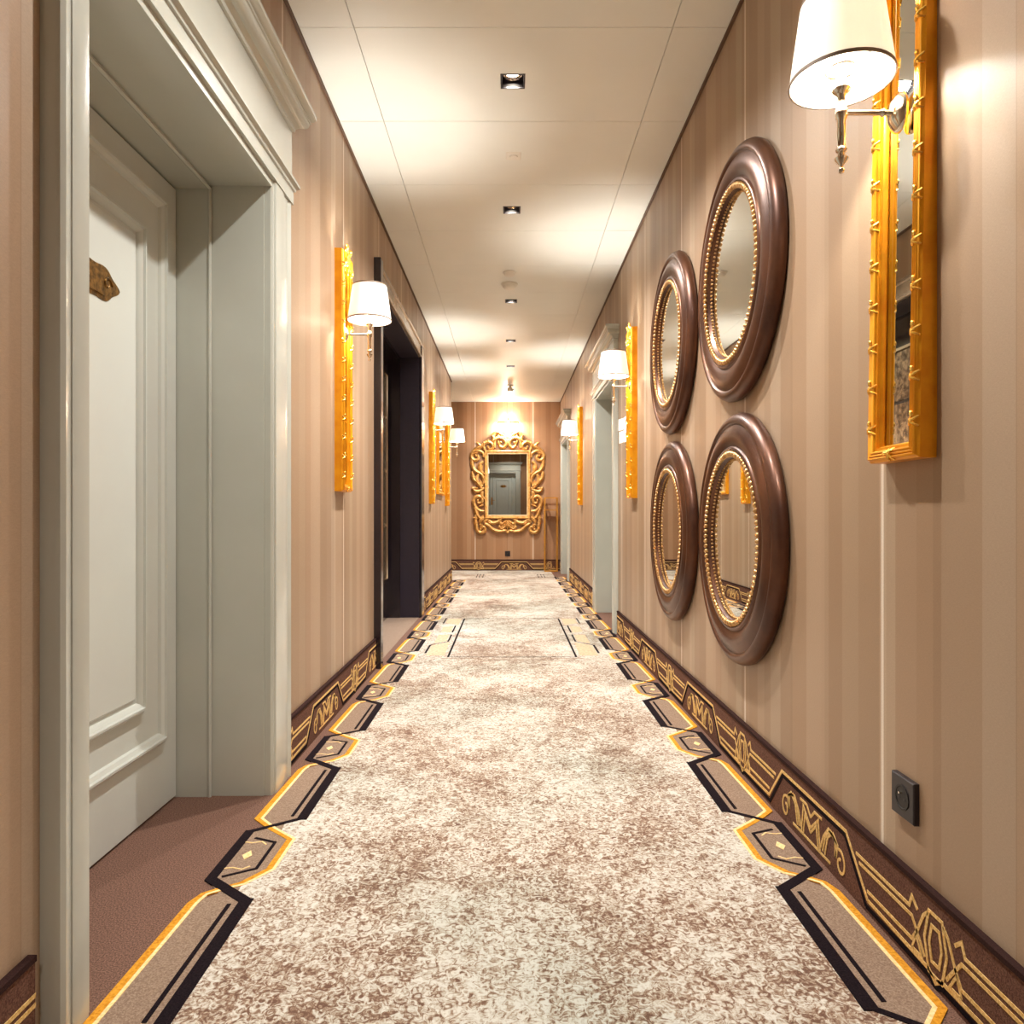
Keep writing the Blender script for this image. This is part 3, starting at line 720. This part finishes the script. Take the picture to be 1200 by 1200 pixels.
def make_sconce():
    """origin on the wall at the finial's height; stem 0.14 m out"""
    r = empty('wall_sconce'); X = 0.14; zb = 0.0
    mpx = lambda cx, cz: (lambda x, y, h: (cx+h, x, cz+y*1.25))
    MB().lathe([(0.030, 0.018), (0.033, 0.020), (0.032, 0.026), (0.026, 0.032), (0.016, 0.040), (0.0001, 0.043)], 24, mpx(0.0, 0.125)).build('backplate', 'nickel', r, smooth=40)
    MB().tube([(0.03, 0, 0.125), (0.05, 0, 0.125), (0.055, 0, 0.125), (0.062, 0, 0.125), (X, 0, 0.125)], [0.006, 0.006, 0.009, 0.0055, 0.0055], 10).build('arm', 'nickel', r, smooth=50)
    L_ = lambda prof, nm, mt, n=20: MB().lathe(prof, n, lambda x, y, h: (X+x, y, h)).build(nm, mt, r, smooth=40)
    L_([(0.0001, 0), (0.005, 0.002), (0.006, 0.008), (0.003, 0.013), (0.004, 0.016), (0.012, 0.026), (0.014, 0.032), (0.008, 0.037), (0.006, 0.042), (0.010, 0.045),
        (0.0115, 0.049), (0.009, 0.053), (0.0085, 0.056), (0.0085, 0.110), (0.011, 0.113), (0.0125, 0.118), (0.0125, 0.130), (0.010, 0.134), (0.008, 0.140), (0.008, 0.158), (0.012, 0.163), (0.018, 0.168), (0.019, 0.172), (0.009, 0.174), (0.0001, 0.174)], 'stem', 'nickel')
    L_([(0.0105, 0.174), (0.0105, 0.232), (0.0001, 0.233)], 'candle_cover', 'candle')
    cr = MB(); zr = 0.212
    ring = [(X+0.030*math.cos(a*PI/10), 0.030*math.sin(a*PI/10), zr) for a in range(21)]
    cr.tube(ring, 0.0022, 6)
    for a in range(3): cr.tube([(X, 0, zr), (X+0.030*math.cos(a*2.094), 0.030*math.sin(a*2.094), zr), (X+0.094*math.cos(a*2.094), 0.094*math.sin(a*2.094), zr+0.004)], 0.0016, 5)
    cr.build('shade_carrier', 'nickel', r, smooth=50)
    z0, z1, rb_, rt = 0.188, 0.353, 0.101, 0.078
    sh = L_([(rb_, z0), (rt, z1), (rt-0.002, z1), (rb_-0.002, z0)], 'shade', 'shade', 40)
    # rebuild shade as closed thin shell
    me = sh.data; bpy.data.objects.remove(sh)
    sh = MB().lathe([(rb_, z0), ((rb_+rt)/2, (z0+z1)/2), (rt, z1), (rt-0.0018, z1), ((rb_+rt)/2-0.0018, (z0+z1)/2), (rb_-0.0018, z0)], 40, lambda x, y, h: (X+x, y, h), closed=True).build('shade', 'shade', r, smooth=40)
    for zz, rr, nm in ((z0+0.004, rb_-0.0002, 'bottom_trim'), (z1-0.003, rt, 'top_trim')):
        MB().lathe([(rr+0.0012, zz-0.004), (rr+0.0006, zz+0.003), (rr-0.003, zz+0.003), (rr-0.0024, zz-0.004)], 40, lambda x, y, h: (X+x, y, h), closed=True).build(nm, 'trim_band', sh, smooth=40)
    L_([(0.0001, 0.232), (0.008, 0.236), (0.016, 0.252), (0.016, 0.262), (0.008, 0.280), (0.0001, 0.288)], 'glowing_bulb', 'lamp', 14)
    l = bpy.data.lights.new('bulb', 'POINT'); l.energy = BULB_W; l.color = BULB_COL; l.shadow_soft_size = 0.022
    o = bpy.data.objects.new('bulb', l); S.collection.objects.link(o); o.parent = r; o.location = (X, 0, 0.262)
    bpy.data.objects['glowing_bulb'].visible_shadow = True
    return r
gm, sc_ = make_gilt(), make_sconce()
# the point light sits just above the glowing filament body so that nothing encloses it
for o in list(bpy.data.objects):
    if o.name.startswith('glowing_bulb'): o.scale = (1, 1, 1)
spots = [('L', 3.276+0.095, 'on the left wall before the black doorway'),
         ('L', 7.106+0.095, 'on the left wall just past the black doorway'),
         ('L', 8.894+0.095, 'on the left wall, farthest from the viewer'),
         ('R', 1.391+0.095, 'on the right wall, nearest the viewer, above the socket'),
         ('R', 4.647+0.095, 'on the right wall between the round mirrors and a white door'),
         ('R', 8.105+0.095, 'on the right wall between the two white doors')]
gilt_objs = [gm]+[copy_tree(gm) for _ in spots[1:]]; sc_objs = [sc_]+[copy_tree(sc_) for _ in spots[1:]]
for i, (sd_, y, txt) in enumerate(spots):
    x, rz = (LW, 0) if sd_ == 'L' else (RW, PI)
    g, s_ = gilt_objs[i], sc_objs[i]
    g.location = (x, y, 1.006); g.rotation_euler = (0, 0, rz)
    s_.location = (x, y, 1.612); s_.rotation_euler = (0, 0, rz)
    if i == 3:
        g.rotation_euler = (0, math.radians(-0.9), PI); g.location = (RW-0.001, y, 1.010)
        s_.location = (RW, y, 1.598)
    tag(g, 'narrow gilt mirror ' + txt, 'mirror', 'narrow gilt mirrors behind the sconces')
    tag(s_, 'white shaded sconce ' + txt, 'wall lamp', 'shaded sconces')

# gilt framed mirror on left wall far off
pm = empty('framed_mirror', (LW, 8.18, 1.12)); tag(pm, 'wider rectangular mirror in gold frame between the two far left sconces', 'mirror')
MB().sweep([(0, 0), (0, 0.028), (0.010, 0.034), (0.022, 0.030), (0.034, 0.018), (0.034, 0)], [(-0.36, 0), (0.36, 0), (0.36, 0.74), (-0.36, 0.74)], lambda o, u, v: (o, u, v), True).build('frame', 'gold', pm, smooth=40)
MB().box(0.002, 0.014, -0.33, 0.33, 0.03, 0.71).build('mirror_glass', 'mirror', pm)

# ---------------------------------------------------------------- four round mirrors
def make_round():
    r = empty('round_mirror'); R = 0.438
    mpx = lambda x, y, h: (h, x, y)
    prof = [(R-0.012, 0.0), (R-0.002, 0.008), (R, 0.020), (R-0.004, 0.032), (R-0.012, 0.042), (R-0.022, 0.048), (R-0.030, 0.050), (R-0.036, 0.047), (R-0.040, 0.042)]
    prof += [(R-0.040-0.075*t, 0.042+0.016*math.sin(t*PI*0.85)-0.004*t) for t in (0.1, 0.25, 0.4, 0.55, 0.7, 0.85, 1.0)]
    prof += [(R-0.118, 0.050), (R-0.122, 0.053), (R-0.128, 0.053), (R-0.131, 0.048)]
    fr = MB().lathe(prof+[(R-0.150, 0.046), (R-0.150, 0.0)], 96, mpx, closed=True).build('frame', 'bronze', r, smooth=45)
    MB().lathe([(R-0.150, 0.046), (R-0.152, 0.044), (R-0.156, 0.034), (R-0.160, 0.032), (R-0.163, 0.028), (R-0.163, 0.024), (R-0.150, 0.024)], 96, mpx, closed=True).build('inner_cove', 'bronze', r, smooth=45)
    for nm, rr, n, br_, hx in (('beaded_ring', R-0.142, 96, 0.0098, 0.051), ('inner_beading', R-0.161, 120, 0.0042, 0.033)):
        mb = MB()
        for k in range(n):
            a = 2*PI*k/n; c = (hx, rr*math.cos(a), rr*math.sin(a))
            # slanted rope-like bead
            t = Vector((0, -math.sin(a), math.cos(a))); nrm = Vector((0, math.cos(a), math.sin(a)))
            d = (t*0.45+nrm).normalized()*br_*1.15
            C_ = Vector(c); mb.tube([C_-d, C_-d*0.5, C_, C_+d*0.5, C_+d], [br_*0.35, br_*0.75, br_*0.9, br_*0.75, br_*0.35], 6)
        tag(mb.build(nm, 'bead', r, smooth=60), kind='stuff')
    MB().lathe([(R-0.155, 0.004), (R-0.155, 0.032), (0.0001, 0.032)], 64, mpx).build('mirror_glass', 'mirror', r, smooth=40)
    return r
rm = make_round()
for i, (y, z, txt) in enumerate([(2.555, 1.738, 'large round bronze mirror, upper of the nearer pair'), (2.545, 0.816, 'large round bronze mirror, lower of the nearer pair'),
                                (3.57, 1.735, 'round bronze mirror, upper of the farther pair by the narrow gilt mirror'), (3.56, 0.820, 'round bronze mirror, lower of the farther pair by the narrow gilt mirror')]):
    o = rm if i == 0 else copy_tree(rm)
    o.location = (RW, y, z); o.rotation_euler = (0, 0, PI)
    tag(o, txt, 'mirror', 'four round mirrors on the right wall')

# ---------------------------------------------------------------- sockets, sign
def make_socket(name, loc, rz, label):
    r = empty(name, loc, rz); tag(r, label, 'socket')
    MB().bbox(0, 0.012, -0.042, 0.042, -0.042, 0.042, 0.002).build('cover_plate', 'black_plastic', r)
    MB().lathe([(0.026, 0.0122), (0.026, 0.0135), (0.022, 0.0135), (0.021, 0.0125), (0.0001, 0.0125)], 28, lambda x, y, h: (h, x, y)).build('socket_well', 'socket_dark', r, smooth=40)
    mb = MB()
    mb.tube([(0.012, 0, 0.010), (0.019, 0, 0.010)], 0.0025, 8)
    mb.build('earth_pin', 'nickel', r, smooth=40)
    mb = MB()
    for s_ in (-1, 1): mb.lathe([(0.003, 0.0126), (0.003, 0.0132), (0.0001, 0.0132)], 10, lambda x, y, h, s_=s_: (h, s_*0.0095+x, y-0.002))
    mb.build('pin_holes', 'black_plastic', r)
make_socket('wall_socket', (RW, 1.493, 0.318), PI, 'square black wall socket low on the right wall beneath the gilt mirror')
make_socket('wall_socket', (-0.03, Y1, 0.272), -PI/2, 'tiny square black wall socket on the far wall below carved mirror')
sg_ = empty('wall_sign', (RW, 5.12, 1.50)); tag(sg_, 'small white projecting sign on the right wall beside the white door', 'sign')
MB().box(-0.006, 0, -0.03, 0.03, -0.09, 0.09).build('mounting_plate', 'white_plastic', sg_)
for z0, z1, dd in ((-0.085, -0.005, 0.045), (0.005, 0.085, 0.050)):
    MB().prism([(-0.006, z0), (-dd, z0-0.015), (-dd, z1-0.015), (-0.006, z1)], -0.003, 0.003, lambda u, v, h: (u, h, v)).build('sign_blade', 'white_plastic', sg_)

# ---------------------------------------------------------------- carved mirror on far wall
cm = empty('carved_mirror', (-0.03, Y1, 0.60)); tag(cm, 'ornate carved gilt baroque mirror hanging on the far wall', 'mirror')
TILT = math.radians(0.8)
Q = lambda x, y, d=0.03: ((x-630)/487, -d, 3.133-0.60-y/487)
F2 = lambda o, u, v: (u, -o, v)
zb_, zt_ = 0.235, 1.325
MB().sweep([(0, 0), (0, 0.05), (0.008, 0.058), (0.020, 0.058), (0.026, 0.046), (0.040, 0.040), (0.040, 0)], [(-0.365, zb_), (0.365, zb_), (0.365, zt_), (-0.365, zt_)], F2, True).build('frame', 'antique_gold', cm, smooth=40)
MB().sweep([(0, 0), (0, 0.042), (0.006, 0.046), (0.014, 0.044), (0.018, 0.036), (0.018, 0)], [(-0.326, zb_+0.04), (0.326, zb_+0.04), (0.326, zt_-0.04), (-0.326, zt_-0.04)], F2, True).build('slip', 'pale_gilt', cm, smooth=40)
mg_ = MB(); z0, z1 = zb_+0.055, zt_-0.055
dy = math.tan(TILT)*(z1-z0)
mg_.add([(-0.311, -0.004, z0), (0.311, -0.004, z0), (0.311, -0.004-dy, z1), (-0.311, -0.004-dy, z1), (-0.311, 0, z0), (0.311, 0, z0), (0.311, 0, z1), (-0.311, 0, z1)],
        [(0,1,2,3), (4,5,6,7), (0,1,5,4), (1,2,6,5), (2,3,7,6), (3,0,4,7)])
mg_.build('mirror_glass', 'mirror', cm)
curves = {
 'shoulder_scroll': [[(446,640),(436,606),(398,588),(360,600),(348,636),(372,664),(402,652),(398,628),(382,626)], [(350,604),(388,572),(424,556),(446,528)]],
 'upper_side_scroll': [[(356,620),(352,684),(372,740),(424,772),(446,820),(432,862)], [(440,672),(414,700),(418,742),(446,770)], [(352,752),(366,808),(402,846),(436,892)]],
 'side_leaf_scroll': [[(356,874),(376,902),(410,904),(440,884)], [(440,906),(428,936),(446,960)], [(402,770),(388,812),(402,850),(430,862)]],
 'lower_side_scroll': [[(446,1062),(402,1052),(370,1010),(368,968),(398,944),(430,958),(428,992),(402,996),(398,976)], [(374,1004),(384,1062),(402,1104),(436,1126)]],
 'corner_scroll': [[(398,1062),(380,1110),(384,1168),(394,1210),(424,1228),(452,1214),(448,1186),(422,1184),(418,1202)], [(446,1108),(420,1130),(416,1166)], [(446,1150),(470,1128),(486,1140)]],
 'bottom_swag': [[(452,1156),(482,1172),(516,1204),(566,1218),(610,1212),(632,1226)], [(482,1132),(512,1152),(556,1142),(560,1120)], [(560,1176),(584,1196),(614,1178),(628,1150)], [(584,1120),(566,1140),(584,1160),(604,1146)]],
 'crest_scroll': [[(452,584),(444,548),(470,522),(506,532),(514,562),(490,576),(476,558)], [(528,566),(530,516),(562,488),(604,502),(618,540),(594,564),(568,548),(578,524)], [(520,512),(520,470),(548,444),(584,462),(596,486)], [(506,520),(540,496),(560,476)], [(610,560),(624,520),(612,490)]],
}
for nm, cs in curves.items():
    for s_ in (1, -1):
        mb = MB()
        for c in cs:
            pts = [(630+s_*(630-x)*-1 if s_ == 1 else 630+(630-x), y) for x, y in c]
            P3 = catmull([Q(x, y, 0.030) for x, y in pts], 5); n = len(P3)
            rad = [0.030*(0.35+0.65*math.sin(PI*min(1, (0.12+0.88*i/(n-1))))**0.7) if i < n-1 else 0.012 for i in range(n)]
            rad = [max(0.013, r_*1.0) for r_ in rad]
            mb.tube(P3, rad, 8, flat=0.8, flat_axis=(0, 1, 0))
            # raised vein
            mb.tube([(p[0], p[1]-rad[i]*0.75, p[2]) for i, p in enumerate(P3)], [r_*0.32 for r_ in rad], 6)
            e = P3[-1]; mb.ball((e[0], e[1]-0.006, e[2]), 0.020, 8, 5, (1, 0.9, 1))
        mb.build(nm, 'antique_gold', cm, smooth=60)
def leaf(mb, p, ang, ln, wd, d=0.03):
    ca, sa = math.cos(ang), math.sin(ang); rows = []
    for i in range(7):
        t = i/6; w_ = wd*math.sin(PI*(0.12+0.88*t))**0.8*(1-0.25*t)
        if i == 6: w_ = 0.002
        bx, bz_ = p[0]+ca*ln*t, p[1]+sa*ln*t; lift = d+0.022*math.sin(PI*t*0.9)
        rows.append([(bx-sa*w_*k, -(lift+(0.010 if k == 0 else 0)-(0.010 if abs(k) == 1 else 0)), bz_+ca*w_*k) for k in (-1, -0.5, 0, 0.5, 1)])
    vs = [q for r_ in rows for q in r_] + [(q[0], q[1]+0.012, q[2]) for r_ in rows for q in r_]
    fs = []
    for i in range(6):
        for k in range(4):
            a = i*5+k; fs.append((a, a+1, a+6, a+5)); fs.append((35+a, 35+a+5, 35+a+6, 35+a+1))
        fs += [(i*5, i*5+5, 35+i*5+5, 35+i*5), (i*5+4, 35+i*5+4, 35+i*5+9, i*5+9)]
    fs += [(0, 35, 36, 1), (1, 36, 37, 2), (2, 37, 38, 3), (3, 38, 39, 4), (30, 31, 66, 65), (31, 32, 67, 66), (32, 33, 68, 67), (33, 34, 69, 68)]
    mb.add(vs, fs)
q2 = lambda x, y: ((x-630)/487, 3.133-0.60-y/487)
shell = MB()
for k in range(7): leaf(shell, q2(630, 500), math.radians(90+(k-3)*22), 0.185-0.018*abs(k-3), 0.020)
shell.build('shell_crest', 'pale_gilt', cm, smooth=60)
for s_ in (1, -1):
    mb = MB(); mir = lambda x: x if s_ == 1 else 1260-x
    def lf(x, y, a, ln, wd):
        a = math.radians(a if s_ == 1 else 180-a); leaf(mb, q2(mir(x), y), a, ln, wd)
    for x, y, a, ln, wd in [(430,560,140,.13,.024),(400,600,200,.12,.024),(372,700,215,.07,.02),(380,800,160,.08,.02),(400,880,190,.10,.02),(430,700,260,.15,.026),(420,820,270,.15,.026),
                            (430,930,240,.10,.024),(400,1060,150,.09,.02),(396,1120,165,.08,.02),(400,1150,195,.07,.018),(440,1090,250,.16,.026),(430,1160,270,.10,.024),(446,1010,200,.10,.02),
                            (470,1140,330,.12,.022),(560,1190,20,.10,.02),(610,1150,250,.10,.02),(560,470,60,.08,.02),(530,500,120,.10,.022),(600,470,100,.09,.018),(480,540,90,.08,.02),(560,540,100,.08,.02)]:
        lf(x, y, a, ln, wd)
    mb.build('acanthus_leaves', 'antique_gold', cm, smooth=60)
mb = MB()
for k in range(5): leaf(mb, q2(630, 1130), math.radians(270+(k-2)*26), 0.17-0.025*abs(k-2), 0.022)
mb.build('bottom_palmette', 'antique_gold', cm, smooth=60)

# picture light over it
pl = empty('picture_light', (-0.02, Y1, 2.36)); tag(pl, 'small brass picture light above the carved mirror on the far wall', 'lamp')
MB().lathe([(0.035, 0), (0.035, 0.008), (0.02, 0.014), (0.0001, 0.015)], 20, lambda x, y, h: (x, -h, y+0.05)).build('wall_rose', 'brass', pl, smooth=40)
MB().tube(catmull([(0, -0.01, 0.05), (0, -0.05, 0.085), (0, -0.10, 0.07), (0, -0.12, 0.02)], 4), 0.006, 8).build('arm', 'brass', pl, smooth=50)
mb = MB(); n = 10; pr = [(0.030*math.cos(PI*k/n), 0.030*math.sin(PI*k/n)) for k in range(n+1)]; pr += [(0.027*math.cos(PI*k/n), 0.027*math.sin(PI*k/n)) for k in range(n, -1, -1)]
m_ = len(pr); mb.add([(x, -0.12+u, v-0.01) for x in (-0.165, 0.165) for u, v in pr], [tuple(range(m_)), tuple(range(m_, 2*m_))] + [(i, (i+1) % m_, m_+(i+1) % m_, m_+i) for i in range(m_)])
mb.build('reflector', 'brass', pl, smooth=40)
MB().tube([(-0.15, -0.12, -0.004), (0.15, -0.12, -0.004)], 0.009, 10).build('tube_lamp', 'tube', pl, smooth=50)
l = bpy.data.lights.new('bulb', 'AREA'); l.shape = 'RECTANGLE'; l.size = 0.30; l.size_y = 0.03; l.energy = 7; l.color = (1, .93, .82)
o = bpy.data.objects.new('bulb', l); S.collection.objects.link(o); o.parent = pl; o.location = (0, -0.12, -0.022); o.rotation_euler = (math.radians(35), 0, 0)
l = bpy.data.lights.new('bulb', 'POINT'); l.energy = 9.0; l.color = (1, .93, .82); l.shadow_soft_size = 0.02
o = bpy.data.objects.new('bulb', l); S.collection.objects.link(o); o.parent = pl; o.location = (0, -0.10, 0.04)

# brass stand beside it
st = empty('brass_stand', (0.655, Y1-0.17, 0)); tag(st, 'slim square brass stand with open box top in the far right corner', 'stand')
wq = 0.105
MB().bbox(0, 0.015, -wq, wq, -wq, wq, 0.004, lambda o, u, v: (u, v, 0.003+o)).build('base_plate', 'brass', st)
for sx in (-1, 1):
    for sy in (-1, 1):
        MB().box(sx*wq-0.008*(1 if sx > 0 else 0)*2+0, sx*wq+0.016*(1 if sx < 0 else 0), sy*wq-0.016*(1 if sy > 0 else 0), sy*wq+0.016*(1 if sy < 0 else 0), 0.018, 1.17).build('leg', 'brass', st)
mb = MB()
for z in (0.965, 1.158):
    for s_ in (-1, 1):
        mb.box(-wq+0.016, wq-0.016, s_*(wq-0.006)-0.006, s_*(wq-0.006)+0.006, z, z+0.012)
        mb.box(s_*(wq-0.006)-0.006, s_*(wq-0.006)+0.006, -wq+0.016, wq-0.016, z, z+0.012)
mb.build('rail', 'brass', st)
MB().box(-wq+0.013, wq-0.013, -wq+0.013, wq-0.013, 0.966, 0.972).build('tray', 'plaque', st)
